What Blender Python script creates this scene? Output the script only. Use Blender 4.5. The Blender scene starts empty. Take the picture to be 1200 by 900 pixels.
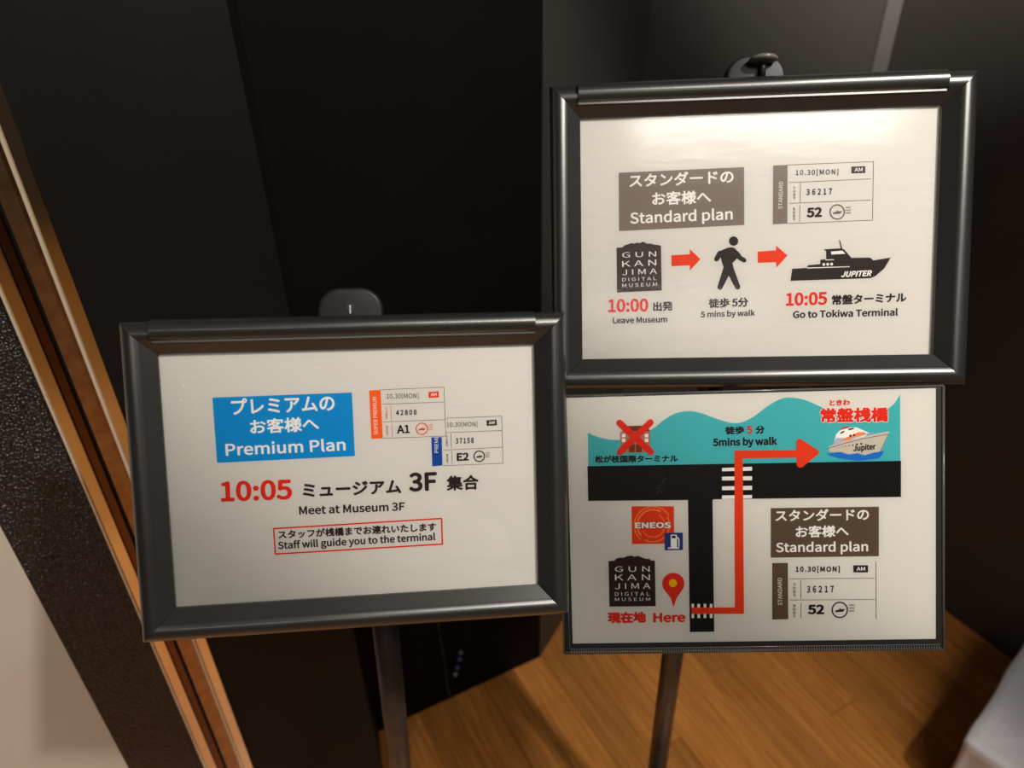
import bpy, bmesh, math, random, os
from mathutils import Vector, Matrix
random.seed(7)
S = bpy.context.scene
COL = S.collection

# ------------------------------------------------------------------ camera
F = 890.0                      # focal length in pixels of the 1200 px wide frame
HC = 1.45                      # eye height
down = Vector((28.0, 1350.0, F)).normalized()
Zc = -down
Yc = Vector((0, 0, 1)) - Zc * Zc.z
Yc.normalize()
Xc = Yc.cross(Zc)
W = Matrix((Xc, Yc, Zc))       # lens axes (right, down, forward) -> world
CAM = Vector((0, 0, HC))
cam_d = bpy.data.cameras.new('camera')
cam_d.sensor_fit = 'HORIZONTAL'
cam_d.sensor_width = 36.0
cam_d.lens = F / 1200 * 36
cam_d.clip_start = 0.01
cam_d.dof.use_dof = True
cam_d.dof.focus_distance = 0.63
cam_d.dof.aperture_fstop = 5.0
cam = bpy.data.objects.new('camera', cam_d)
COL.objects.link(cam)
Rw = Matrix((W @ Vector((1, 0, 0)), W @ Vector((0, -1, 0)), W @ Vector((0, 0, -1)))).transposed()
cam.matrix_world = Matrix.Translation(CAM) @ Rw.to_4x4()
S.camera = cam

# ------------------------------------------------------------------ light
S.view_settings.view_transform = 'Standard'
S.view_settings.look = 'None'
S.view_settings.gamma = 1.0
S.view_settings.use_curve_mapping = False
S.view_settings.exposure = -0.15
wd = bpy.data.worlds.new('world')
S.world = wd
wd.use_nodes = True
wd.node_tree.nodes['Background'].inputs[0].default_value = (1.0, 0.86, 0.72, 1)
wd.node_tree.nodes['Background'].inputs[1].default_value = 0.05


def aim(o, target):
    o.rotation_euler = (Vector(target) - o.location).to_track_quat('-Z', 'Y').to_euler()


def spot(name, loc, target, power, size, blend, radius, color=(1, 0.9, 0.78)):
    d = bpy.data.lights.new(name, 'SPOT')
    d.energy = power; d.spot_size = math.radians(size); d.spot_blend = blend
    d.shadow_soft_size = radius; d.color = color
    o = bpy.data.objects.new(name, d); COL.objects.link(o)
    o.location = loc; aim(o, target)
    return o


def area(name, loc, target, power, sx, sy, color=(1, 0.9, 0.78)):
    d = bpy.data.lights.new(name, 'AREA')
    d.shape = 'RECTANGLE'; d.size = sx; d.size_y = sy; d.energy = power; d.color = color
    o = bpy.data.objects.new(name, d); COL.objects.link(o)
    o.location = loc; aim(o, target)
    return o


# ceiling lamps: a spot to the right that throws the shadows, a tube lamp mirrored in the upper sheet; then added fill lights
spot('ceiling_spot', (0.85, -0.27, 2.5), (0.02, 0.48, 0.90), 116, 54, 0.4, 0.045, (1, 0.945, 0.885))
area('tube_lamp', (0.55, -0.82, 2.55), (0.55, -0.82, 0), 17, 0.8, 0.3, (1, 0.95, 0.88))
spot('haze_fill_spot', (0.75, -0.5, 2.5), (0.82, 1.5, 1.95), 720, 46, 0.9, 0.05, (1, 0.95, 0.88))  # added unseen lamp, lifts the upper wall in place of lens haze
area('strip_fill', (-0.1, -2.1, 2.5), (-0.1, -1.9, 0), 8, 1.7, 0.3, (1, 0.95, 0.9))  # added unseen strip for highlights on the left frame and sheet top
spot('cream_wall_fill', (-0.9, -0.9, 2.5), (-1.25, 0.2, 1.15), 60, 60, 0.8, 0.08, (1, 0.95, 0.9))  # added unseen fill, brightens the cream wall mirrored in the left rail
spot('floor_fill_spot', (-1.25, -0.8, 2.55), (-0.35, -0.30, 0.0), 130, 46, 0.7, 0.08, (1, 0.93, 0.85))  # added unseen fill, brightens the floor that the bronze reflects


# ------------------------------------------------------------------ materials
def new_mat(name, color=(0.5, 0.5, 0.5), rough=0.5, metal=0.0, spec=0.5, coat=0.0):
    m = bpy.data.materials.new(name)
    m.use_nodes = True
    b = m.node_tree.nodes['Principled BSDF']
    b.inputs['Base Color'].default_value = (*color, 1)
    b.inputs['Roughness'].default_value = rough
    b.inputs['Metallic'].default_value = metal
    b.inputs['Specular IOR Level'].default_value = spec
    b.inputs['Coat Weight'].default_value = coat
    return m


def nd(m, t, **kw):
    n = m.node_tree.nodes.new(t)
    for k, v in kw.items():
        if isinstance(v, (int, float, tuple)) and k in n.inputs:
            n.inputs[k].default_value = v
        else:
            setattr(n, k, v)
    return n


def link(m, a, b):
    m.node_tree.links.new(a, b)


def bsdf(m):
    return m.node_tree.nodes['Principled BSDF']


def noise_look(m, c1, c2, scale=(1, 1, 1), nscale=10, detail=4, lo=0.35, hi=0.65, bump=0.0, bdist=0.001, rough=None, bscale=None):
    """colour varied between c1 and c2 by an object-space noise, optional relief"""
    tc = nd(m, 'ShaderNodeTexCoord')
    mp = nd(m, 'ShaderNodeMapping'); mp.inputs['Scale'].default_value = scale
    link(m, tc.outputs['Object'], mp.inputs['Vector'])
    n = nd(m, 'ShaderNodeTexNoise'); n.inputs['Scale'].default_value = nscale; n.inputs['Detail'].default_value = detail
    link(m, mp.outputs[0], n.inputs['Vector'])
    r = nd(m, 'ShaderNodeValToRGB')
    r.color_ramp.elements[0].position = lo; r.color_ramp.elements[0].color = (*c1, 1)
    r.color_ramp.elements[1].position = hi; r.color_ramp.elements[1].color = (*c2, 1)
    link(m, n.outputs['Fac'], r.inputs[0])
    link(m, r.outputs[0], bsdf(m).inputs['Base Color'])
    if rough:
        rr = nd(m, 'ShaderNodeMapRange')
        rr.inputs['To Min'].default_value, rr.inputs['To Max'].default_value = rough
        link(m, n.outputs['Fac'], rr.inputs['Value'])
        link(m, rr.outputs[0], bsdf(m).inputs['Roughness'])
    if bump:
        b = nd(m, 'ShaderNodeBump'); b.inputs['Strength'].default_value = bump; b.inputs['Distance'].default_value = bdist
        if bscale:
            n2 = nd(m, 'ShaderNodeTexNoise'); n2.inputs['Scale'].default_value = bscale; n2.inputs['Detail'].default_value = 2
            link(m, tc.outputs['Object'], n2.inputs['Vector'])
            link(m, n2.outputs['Fac'], b.inputs['Height'])
        else:
            link(m, n.outputs['Fac'], b.inputs['Height'])
        link(m, b.outputs[0], bsdf(m).inputs['Normal'])
    return m


M = {}
M['frame'] = noise_look(new_mat('frame_metal', (0.1, 0.1, 0.1), 0.3, 0.85), (0.115, 0.112, 0.108), (0.13, 0.126, 0.12), nscale=8, rough=(0.26, 0.30), bump=0.05, bdist=0.0002, bscale=1500)
M['pole'] = noise_look(new_mat('pole_metal', (0.08, 0.07, 0.06), 0.32, 0.7), (0.07, 0.062, 0.055), (0.10, 0.09, 0.08), nscale=25, rough=(0.28, 0.38))
M['plastic'] = new_mat('black_plastic', (0.018, 0.016, 0.016), 0.42, spec=0.25)
M['steel'] = new_mat('screw_steel', (0.45, 0.43, 0.4), 0.25, 1.0)
M['backing'] = new_mat('backing_black', (0.015, 0.015, 0.015), 0.5)
M['blackwall'] = noise_look(new_mat('black_wall_paint', (0.01, 0.01, 0.01), 0.55, spec=0.25), (0.0035, 0.0032, 0.0031), (0.0055, 0.005, 0.0048), nscale=5, bump=0.15, bdist=0.0008, bscale=350)
M['hazed_black'] = noise_look(new_mat('hazed_black_wall', (0.03, 0.028, 0.026), 0.5, spec=0.4), (0.040, 0.036, 0.033), (0.048, 0.044, 0.040), nscale=3)  # black wall with the pale lens haze put into its colour
M['recess'] = noise_look(new_mat('matt_black_wall', (0.003, 0.003, 0.003), 0.7, spec=0.12), (0.0022, 0.002, 0.002), (0.0035, 0.003, 0.003), nscale=5)
M['trimgrey'] = new_mat('corner_trim_grey', (0.09, 0.085, 0.08), 0.45)
M['knobgrey'] = new_mat('smoky_knob_plastic', (0.16, 0.15, 0.14), 0.25)
M['cream'] = noise_look(new_mat('cream_wall_paint', (0.5, 0.42, 0.32), 0.6), (0.56, 0.49, 0.40), (0.62, 0.55, 0.46), nscale=3, bump=0.05, bdist=0.001, bscale=60)
M['cloth'] = noise_look(new_mat('white_cloth', (0.5, 0.5, 0.5), 0.85), (0.72, 0.70, 0.72), (0.80, 0.78, 0.80), nscale=12, bump=0.2, bdist=0.0006, bscale=900)
M['grout'] = noise_look(new_mat('floor_base_wood', (0.25, 0.1, 0.035), 0.4), (0.42, 0.17, 0.042), (0.55, 0.25, 0.07), scale=(1, 8, 1), nscale=3)
M['room'] = new_mat('far_room_paint', (0.10, 0.08, 0.065), 0.7)
M['ceiling'] = new_mat('dark_ceiling_paint', (0.05, 0.045, 0.04), 0.8)

# wood of the planks: tone differs from plank to plank
w = new_mat('floor_wood', (0.4, 0.17, 0.05), 0.33)
tc = nd(w, 'ShaderNodeTexCoord'); oi = nd(w, 'ShaderNodeObjectInfo')
add = nd(w, 'ShaderNodeVectorMath', operation='ADD')
cx = nd(w, 'ShaderNodeCombineXYZ'); mul = nd(w, 'ShaderNodeMath', operation='MULTIPLY'); mul.inputs[1].default_value = 37.0
link(w, oi.outputs['Random'], mul.inputs[0]); link(w, mul.outputs[0], cx.inputs[0]); link(w, mul.outputs[0], cx.inputs[1])
link(w, tc.outputs['Object'], add.inputs[0]); link(w, cx.outputs[0], add.inputs[1])
mp = nd(w, 'ShaderNodeMapping'); mp.inputs['Scale'].default_value = (1.6, 26, 1)
link(w, add.outputs[0], mp.inputs['Vector'])
n1 = nd(w, 'ShaderNodeTexNoise'); n1.inputs['Scale'].default_value = 4; n1.inputs['Detail'].default_value = 5; n1.inputs['Distortion'].default_value = 0.6
link(w, mp.outputs[0], n1.inputs['Vector'])
r1 = nd(w, 'ShaderNodeValToRGB')
r1.color_ramp.elements[0].position = 0.3; r1.color_ramp.elements[0].color = (0.42, 0.145, 0.026, 1)
r1.color_ramp.elements[1].position = 0.72; r1.color_ramp.elements[1].color = (0.66, 0.27, 0.06, 1)
link(w, n1.outputs['Fac'], r1.inputs[0])
hsv = nd(w, 'ShaderNodeHueSaturation'); mr = nd(w, 'ShaderNodeMapRange')
mr.inputs['To Min'].default_value = 0.78; mr.inputs['To Max'].default_value = 1.2
link(w, oi.outputs['Random'], mr.inputs['Value']); link(w, mr.outputs[0], hsv.inputs['Value']); link(w, r1.outputs[0], hsv.inputs['Color'])
link(w, hsv.outputs[0], bsdf(w).inputs['Base Color'])
M['wood'] = w

# polished bronze of the door frame, with wear
b = new_mat('polished_bronze', (0.72, 0.48, 0.26), 0.18, 1.0)
noise_look(b, (0.92, 0.78, 0.58), (0.97, 0.86, 0.66), scale=(1, 1, 0.25), nscale=20, detail=6, rough=(0.09, 0.15))
M['bronze'] = b
M['lip'] = new_mat('bright_brass_lip', (0.78, 0.66, 0.50), 0.3, 0.35)
M['bronze_dark'] = noise_look(new_mat('brown_bronze', (0.3, 0.17, 0.09), 0.25, 1.0), (0.16, 0.085, 0.05), (0.20, 0.11, 0.065), scale=(1, 1, 0.2), nscale=20, rough=(0.2, 0.28))
M['bronze_worn'] = noise_look(new_mat('worn_bronze', (0.5, 0.28, 0.12), 0.35, 0.9), (0.34, 0.20, 0.10), (0.46, 0.29, 0.15), nscale=60, detail=8, rough=(0.13, 0.22))

# leather-grain black panel
lp = new_mat('grained_black_vinyl', (0.013, 0.0125, 0.0122), 0.28)
tc = nd(lp, 'ShaderNodeTexCoord')
vo = nd(lp, 'ShaderNodeTexVoronoi'); vo.inputs['Scale'].default_value = 330
nz = nd(lp, 'ShaderNodeTexNoise'); nz.inputs['Scale'].default_value = 260; nz.inputs['Detail'].default_value = 3
link(lp, tc.outputs['Object'], vo.inputs['Vector']); link(lp, tc.outputs['Object'], nz.inputs['Vector'])
ad = nd(lp, 'ShaderNodeMath', operation='ADD'); link(lp, vo.outputs['Distance'], ad.inputs[0]); link(lp, nz.outputs['Fac'], ad.inputs[1])
bp = nd(lp, 'ShaderNodeBump'); bp.inputs['Strength'].default_value = 1.0; bp.inputs['Distance'].default_value = 0.0022
link(lp, ad.outputs[0], bp.inputs['Height']); link(lp, bp.outputs[0], bsdf(lp).inputs['Normal'])
M['leather'] = lp


# clear film over the sheets: see-through with a soft gloss
def film(name, rough, ripple, grain=0.0, ior=1.45):
    m = bpy.data.materials.new(name); m.use_nodes = True
    nt = m.node_tree
    for n in list(nt.nodes):
        if n.type != 'OUTPUT_MATERIAL':
            nt.nodes.remove(n)
    out = nt.nodes[0]
    tr = nt.nodes.new('ShaderNodeBsdfTransparent'); tr.inputs[0].default_value = (0.975, 0.975, 0.965, 1)
    gl = nt.nodes.new('ShaderNodeBsdfGlossy'); gl.inputs['Roughness'].default_value = rough
    fr = nt.nodes.new('ShaderNodeFresnel'); fr.inputs['IOR'].default_value = ior
    mx = nt.nodes.new('ShaderNodeMixShader')
    tc = nt.nodes.new('ShaderNodeTexCoord')
    mp = nt.nodes.new('ShaderNodeMapping'); mp.inputs['Scale'].default_value = (1, 3.2, 1)
    n1 = nt.nodes.new('ShaderNodeTexNoise'); n1.inputs['Scale'].default_value = 14; n1.inputs['Detail'].default_value = 5
    bu = nt.nodes.new('ShaderNodeBump'); bu.inputs['Strength'].default_value = ripple; bu.inputs['Distance'].default_value = 0.002
    L = nt.links.new
    L(tc.outputs['Object'], mp.inputs['Vector']); L(mp.outputs[0], n1.inputs['Vector'])
    L(n1.outputs['Fac'], bu.inputs['Height'])
    L(bu.outputs[0], gl.inputs['Normal'])
    L(fr.outputs[0], mx.inputs[0]); L(tr.outputs[0], mx.inputs[1]); L(gl.outputs[0], mx.inputs[2]); L(mx.outputs[0], out.inputs[0])
    return m


M['film'] = film('clear_cover_film', 0.13, 0.12)
M['sleeve'] = film('clear_hard_sleeve', 0.08, 0.05, ior=1.5)


def paper_mat(name, c, ripple):
    m = new_mat(name, c, 0.55, spec=0.3)
    tc = nd(m, 'ShaderNodeTexCoord'); mp = nd(m, 'ShaderNodeMapping'); mp.inputs['Scale'].default_value = (0.8, 3.5, 1)
    link(m, tc.outputs['Object'], mp.inputs['Vector'])
    n = nd(m, 'ShaderNodeTexNoise'); n.inputs['Scale'].default_value = 22; n.inputs['Detail'].default_value = 7; n.inputs['Distortion'].default_value = 0.8
    link(m, mp.outputs[0], n.inputs['Vector'])
    bu = nd(m, 'ShaderNodeBump'); bu.inputs['Strength'].default_value = ripple; bu.inputs['Distance'].default_value = 0.0012
    link(m, n.outputs['Fac'], bu.inputs['Height']); link(m, bu.outputs[0], bsdf(m).inputs['Normal'])
    return m


M['paper'] = paper_mat('rippled_paper', (0.68, 0.645, 0.59), 0.35)
M['paper_flat'] = paper_mat('smooth_paper', (0.70, 0.665, 0.60), 0.06)


def srgb(r, g, b):
    f = lambda c: ((c / 255 + 0.055) / 1.055) ** 2.4 if c > 10 else c / 255 / 12.92
    return (f(r), f(g), f(b))


def ink(name, rgb, rough=0.5):
    if name not in M:
        M[name] = new_mat(name + '_ink', srgb(*rgb), rough, spec=0.15)
    return M[name]


INKS = dict(black=(30, 24, 24), white=(244, 240, 232), red=(222, 44, 22), blue=(0, 140, 205), grey=(128, 114, 104), dgrey=(58, 50, 48),
            orange=(240, 95, 25), orange2=(225, 60, 15), teal=(70, 176, 180), brown=(92, 74, 56), navy=(15, 70, 150), line=(110, 92, 82),
            cream=(232, 224, 196), sea=(30, 110, 200), lilac=(178, 176, 200), yellow=(245, 200, 20), icon=(34, 58, 120), road=(14, 13, 13),
            bldg=(176, 120, 96), roof=(120, 50, 30), amber=(245, 130, 60), brick=(190, 90, 60), dark=(44, 34, 32), pathred=(226, 60, 22), logo=(48, 30, 28), logog=(72, 58, 54))
for k, v in INKS.items():
    ink(k, v)


# ------------------------------------------------------------------ object helpers
def mesh_obj(name, verts, faces, mat, parent=None, mw=None, smooth=False, kind=None, label=None):
    me = bpy.data.meshes.new(name)
    me.from_pydata([tuple(v) for v in verts], [], faces)
    me.update()
    if mat:
        me.materials.append(mat)
    if smooth:
        for p in me.polygons:
            p.use_smooth = True
    o = bpy.data.objects.new(name, me)
    COL.objects.link(o)
    if parent:
        o.parent = parent
    if mw is not None:
        o.matrix_local = mw
    if kind:
        o['kind'] = kind
    if label:
        o['label'] = label
    return o


def bm_obj(name, bm, mat, parent=None, mw=None, smooth=False, kind=None, label=None, bevel=0.0, segs=2):
    bmesh.ops.recalc_face_normals(bm, faces=bm.faces)
    me = bpy.data.meshes.new(name)
    bm.to_mesh(me); bm.free()
    me.materials.append(mat)
    if smooth:
        for p in me.polygons:
            p.use_smooth = True
    o = bpy.data.objects.new(name, me); COL.objects.link(o)
    if parent:
        o.parent = parent
    if mw is not None:
        o.matrix_local = mw
    if kind:
        o['kind'] = kind
    if label:
        o['label'] = label
    if bevel:
        md = o.modifiers.new('bevel', 'BEVEL'); md.width = bevel; md.segments = segs; md.limit_method = 'ANGLE'
    return o


def box(bm, x0, x1, y0, y1, z0, z1, mtx=None):
    vs = [bm.verts.new((x, y, z)) for x in (x0, x1) for y in (y0, y1) for z in (z0, z1)]
    for f in ((0, 1, 3, 2), (4, 6, 7, 5), (0, 4, 5, 1), (2, 3, 7, 6), (0, 2, 6, 4), (1, 5, 7, 3)):
        bm.faces.new([vs[i] for i in f])
    if mtx is not None:
        bmesh.ops.transform(bm, matrix=mtx, verts=vs)
    return vs


def tube(bm, a, b, r0, r1=None, n=32, caps=True):
    a, b = Vector(a), Vector(b); r1 = r0 if r1 is None else r1
    q = (b - a).to_track_quat('Z', 'Y')
    A, B = [], []
    for i in range(n):
        t = 2 * math.pi * i / n
        d = q @ Vector((math.cos(t), math.sin(t), 0))
        A.append(bm.verts.new(a + d * r0)); B.append(bm.verts.new(b + d * r1))
    for i in range(n):
        bm.faces.new((A[i], A[(i + 1) % n], B[(i + 1) % n], B[i]))
    if caps:
        bm.faces.new(A[::-1]); bm.faces.new(B)


def curve_tube(name, pts, r, mat, parent=None, n=10):
    """a smooth round cord through pts"""
    P = [Vector(p) for p in pts]
    fine = []
    for i in range(len(P) - 1):
        p0 = P[max(i - 1, 0)]; p1 = P[i]; p2 = P[i + 1]; p3 = P[min(i + 2, len(P) - 1)]
        for k in range(6):
            t = k / 6
            fine.append(0.5 * ((2 * p1) + (p2 - p0) * t + (2 * p0 - 5 * p1 + 4 * p2 - p3) * t * t + (3 * p1 - p0 - 3 * p2 + p3) * t ** 3))
    fine.append(P[-1])
    bm = bmesh.new(); rings = []
    for i, p in enumerate(fine):
        d = (fine[min(i + 1, len(fine) - 1)] - fine[max(i - 1, 0)]).normalized()
        q = d.to_track_quat('Z', 'Y')
        rings.append([bm.verts.new(p + q @ Vector((math.cos(2 * math.pi * k / n) * r, math.sin(2 * math.pi * k / n) * r, 0))) for k in range(n)])
    for a, b in zip(rings, rings[1:]):
        for k in range(n):
            bm.faces.new((a[k], a[(k + 1) % n], b[(k + 1) % n], b[k]))
    bm.faces.new(rings[0][::-1]); bm.faces.new(rings[-1])
    return bm_obj(name, bm, mat, parent, smooth=True)


def thing(name, label, cat, loc, group=None):
    o = bpy.data.objects.new(name, None); COL.objects.link(o)
    o.empty_display_size = 0.05
    o.location = loc
    o['label'] = label; o['category'] = cat
    if group:
        o['group'] = group
    return o


def ray(u, v):
    return W @ Vector((u - 600.0, v - 450.0, F))


# ------------------------------------------------------------------ room shell
def wall_strip(name, pts, z0, z1, mat, thick=0.03, kind='structure', parent=None):
    """vertical wall following plan points; its front is on the right hand side of the walk"""
    verts = []; faces = []
    n = len(pts)
    P = [Vector((p[0], p[1])) for p in pts]
    offs = []
    for i in range(n):
        d = Vector((0, 0))
        if i > 0:
            t = (P[i] - P[i - 1]).normalized(); d += Vector((-t.y, t.x))
        if i < n - 1:
            t = (P[i + 1] - P[i]).normalized(); d += Vector((-t.y, t.x))
        d.normalize()
        offs.append(P[i] + d * thick)
    for q in (P, offs):
        for p in q:
            verts.append((p.x, p.y, z0)); verts.append((p.x, p.y, z1))
    m = 2 * n
    for i in range(n - 1):
        a = 2 * i
        faces += [(a, a + 2, a + 3, a + 1), (m + a, m + a + 1, m + a + 3, m + a + 2), (a + 1, a + 3, m + a + 3, m + a + 1), (a, m + a, m + a + 2, a + 2)]
    faces += [(0, 1, m + 1, m), (m - 2, 2 * m - 2, 2 * m - 1, m - 1)]
    return mesh_obj(name, verts, faces, mat, parent, kind=kind)


ANG = math.radians(28)                                  # the room stands turned against the camera
AX = Vector((math.cos(ANG), math.sin(ANG)))             # along the back walls
AY = Vector((-math.sin(ANG), math.cos(ANG)))
CE = Vector((-0.262, 0.80))                             # outer corner of the left black wall


def along(t):
    p = CE - AX * t
    return (p.x, p.y)


def hit(az):                                            # where a bearing meets the left wall line
    d = Vector((math.sin(math.radians(az)), math.cos(math.radians(az))))
    # CE - AX t = d s
    det = AX.x * d.y - AX.y * d.x
    return (CE.x * d.y - CE.y * d.x) / det


TJ1, TJ0 = hit(-32.1), hit(-36.47)                      # door frame from TJ1 (right) to TJ0 (left)
TB = hit(-42.5)
H = 2.7
wall_strip('wall_left', [along(2.4), along(TB)], 0, H, M['cream'])
wall_strip('wall_panel_left', [along(TB), along(TJ0)], 0, H, M['leather'])
wall_strip('wall_centre', [along(TJ1), tuple(CE), (-0.262 - 0.03, 0.928)], 0, H, M['blackwall'])
wall_strip('wall_recess', [(-0.262 - 0.03, 0.912), (0.05, 1.085)], 0, H, M['recess'])
wall_strip('wall_back', [(0.05, 1.085), (0.25, 1.43), (0.76, 1.636)], 0, H, M['hazed_black'])
wall_strip('wall_right', [(0.76, 1.636), (1.094, 1.044), (2.3, -1.09)], 0, H, M['hazed_black'])
tr = wall_strip('trim_1', [(0.742, 1.626), (0.766, 1.612)], 0, H, M['trimgrey'], thick=0.004)

wall_strip('wall_rear', [(2.3, -1.09), (1.6, -2.6), (-2.6, -2.6), along(2.4)], 0, H, M['room'])
fl = mesh_obj('floor', [(-4, -4, -0.012), (4, -4, -0.012), (4, 4, -0.012), (-4, 4, -0.012)], [(0, 1, 2, 3)], M['grout'], kind='structure')
mesh_obj('ceiling', [(-4, -4, H), (4, -4, H), (4, 4, H), (-4, 4, H)], [(3, 2, 1, 0)], M['ceiling'], kind='structure')

# planks, one by one, running at right angles to the back walls
PW, PL = 0.0745, 0.76
pm = Matrix.Rotation(ANG + math.pi / 2, 4, 'Z')
plank_mesh = None
for i in range(-12, 22):
    for j in range(-2, 5):
        off = (0.37 * i) % 1.0 * PL
        cxp, cyp = (j * PL + off), -(i * PW)
        c = pm @ Vector((cxp, cyp, 0))
        if not (-0.9 < c.x < 1.75 and 0.0 < c.y < 2.0):
            continue
        if plank_mesh is None:
            bm = bmesh.new(); box(bm, -PL / 2 + 0.0006, PL / 2 - 0.0006, -PW / 2 + 0.00025, PW / 2 - 0.00025, -0.012, 0.0)
            bmesh.ops.bevel(bm, geom=[e for e in bm.edges if all(v.co.z > -0.001 for v in e.verts)], offset=0.0007, segments=1, affect='EDGES')
            o = bm_obj('plank', bm, M['wood'], fl)
            plank_mesh = o.data
        else:
            o = bpy.data.objects.new('plank', plank_mesh); COL.objects.link(o); o.parent = fl
        o.matrix_local = Matrix.Translation((c.x, c.y, 0)) @ pm

# bronze door frame between the grained panel and the black wall: a stepped channel
jamb = bpy.data.objects.new('door_1', None); COL.objects.link(jamb); jamb['kind'] = 'structure'
jp = along(TJ0)
jm = Matrix.Translation((jp[0], jp[1], 0)) @ Matrix.Rotation(ANG, 4, 'Z')
jamb.matrix_world = jm
WJ = TJ0 - TJ1
# local: x along the wall to the right, -y towards the room.  fractions read off the lower edge of the door frame
fr = lambda a: hit(a)


def jx(u):                                              # pixel column on the bottom row -> x in the channel
    d = ray(u, 900)
    return TJ0 - hit(math.degrees(math.atan2(d.x, d.y)))


def strip(name, u0, u1, y0, y1, mat, bev=0.001):
    bm = bmesh.new(); box(bm, jx(u0), jx(u1), y0, y1, 0, H - 0.01)
    return bm_obj(name, bm, mat, jamb, bevel=bev, segs=3)


strip('frame_lip', 240.5, 243, -0.010, 0.03, M['lip'])
strip('frame_face', 243, 254.5, -0.006, 0.03, M['bronze'])
strip('frame_groove', 254.5, 263, 0.002, 0.03, M['bronze_dark'])
strip('gasket', 263, 266.5, 0.010, 0.03, M['backing'])
strip('door_edge', 266.5, 283, 0.0, 0.03, M['bronze_worn'])
strip('frame_lip', 283, 286, -0.010, 0.03, M['lip'])
strip('frame_face', 286, 297, -0.006, 0.03, M['bronze'])


# ------------------------------------------------------------------ sign poses (centre of the opening, axes right / down / away)
def pose(center, cols, s=1.0):
    c = CAM + (Vector(center) - CAM) * s
    R = Matrix(cols)                                    # rows given
    ex = Vector((R[0][0], R[1][0], R[2][0])); dn = Vector((R[0][1], R[1][1], R[2][1])); aw = Vector((R[0][2], R[1][2], R[2][2]))
    m = Matrix((ex, -dn, -aw)).transposed().to_4x4()
    return Matrix.Translation(c) @ m


P_LEFT = pose((-0.1244, 0.4638, 1.0616), [[0.9933, -0.0001, -0.1154], [0.1026, -0.4571, 0.8835], [-0.0528, -0.8894, -0.454]], 0.985)
P_UP = pose((0.2008, 0.5787, 1.2073), [[0.9975, -0.0016, 0.071], [-0.0636, -0.4627, 0.8842], [0.0315, -0.8865, -0.4616]])
P_CARD = pose((0.1937, 0.4573, 1.0117), [[0.9991, 0.0091, 0.0422], [-0.0319, -0.5047, 0.8627], [0.0292, -0.8633, -0.5039]])


# Blender ships this typeface; without it the built-in one falls back to the same characters
FONT = None
try:
    fp = os.path.join(bpy.utils.resource_path('LOCAL'), 'datafiles', 'fonts', 'Noto Sans CJK Regular.woff2')
    if os.path.exists(fp):
        FONT = bpy.data.fonts.load(fp)
except Exception:
    FONT = None


def thicken(me, r):
    """heavier lettering: the flat glyphs repeated in a tight circle"""
    if r <= 0:
        return me
    V = [v.co.copy() for v in me.vertices]; Fc = [tuple(p.vertices) for p in me.polygons]
    vs, fs = [], []
    for k in range(9):
        dx, dy = (0, 0) if k == 8 else (r * math.cos(k * math.pi / 4), r * math.sin(k * math.pi / 4))
        o = len(vs)
        vs += [(v.x + dx, v.y + dy, k * 1.0) for v in V]; fs += [tuple(i + o for i in f) for f in Fc]
    m = bpy.data.meshes.new('lettering'); m.from_pydata(vs, [], fs)
    bpy.data.meshes.remove(me)
    return m


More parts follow.
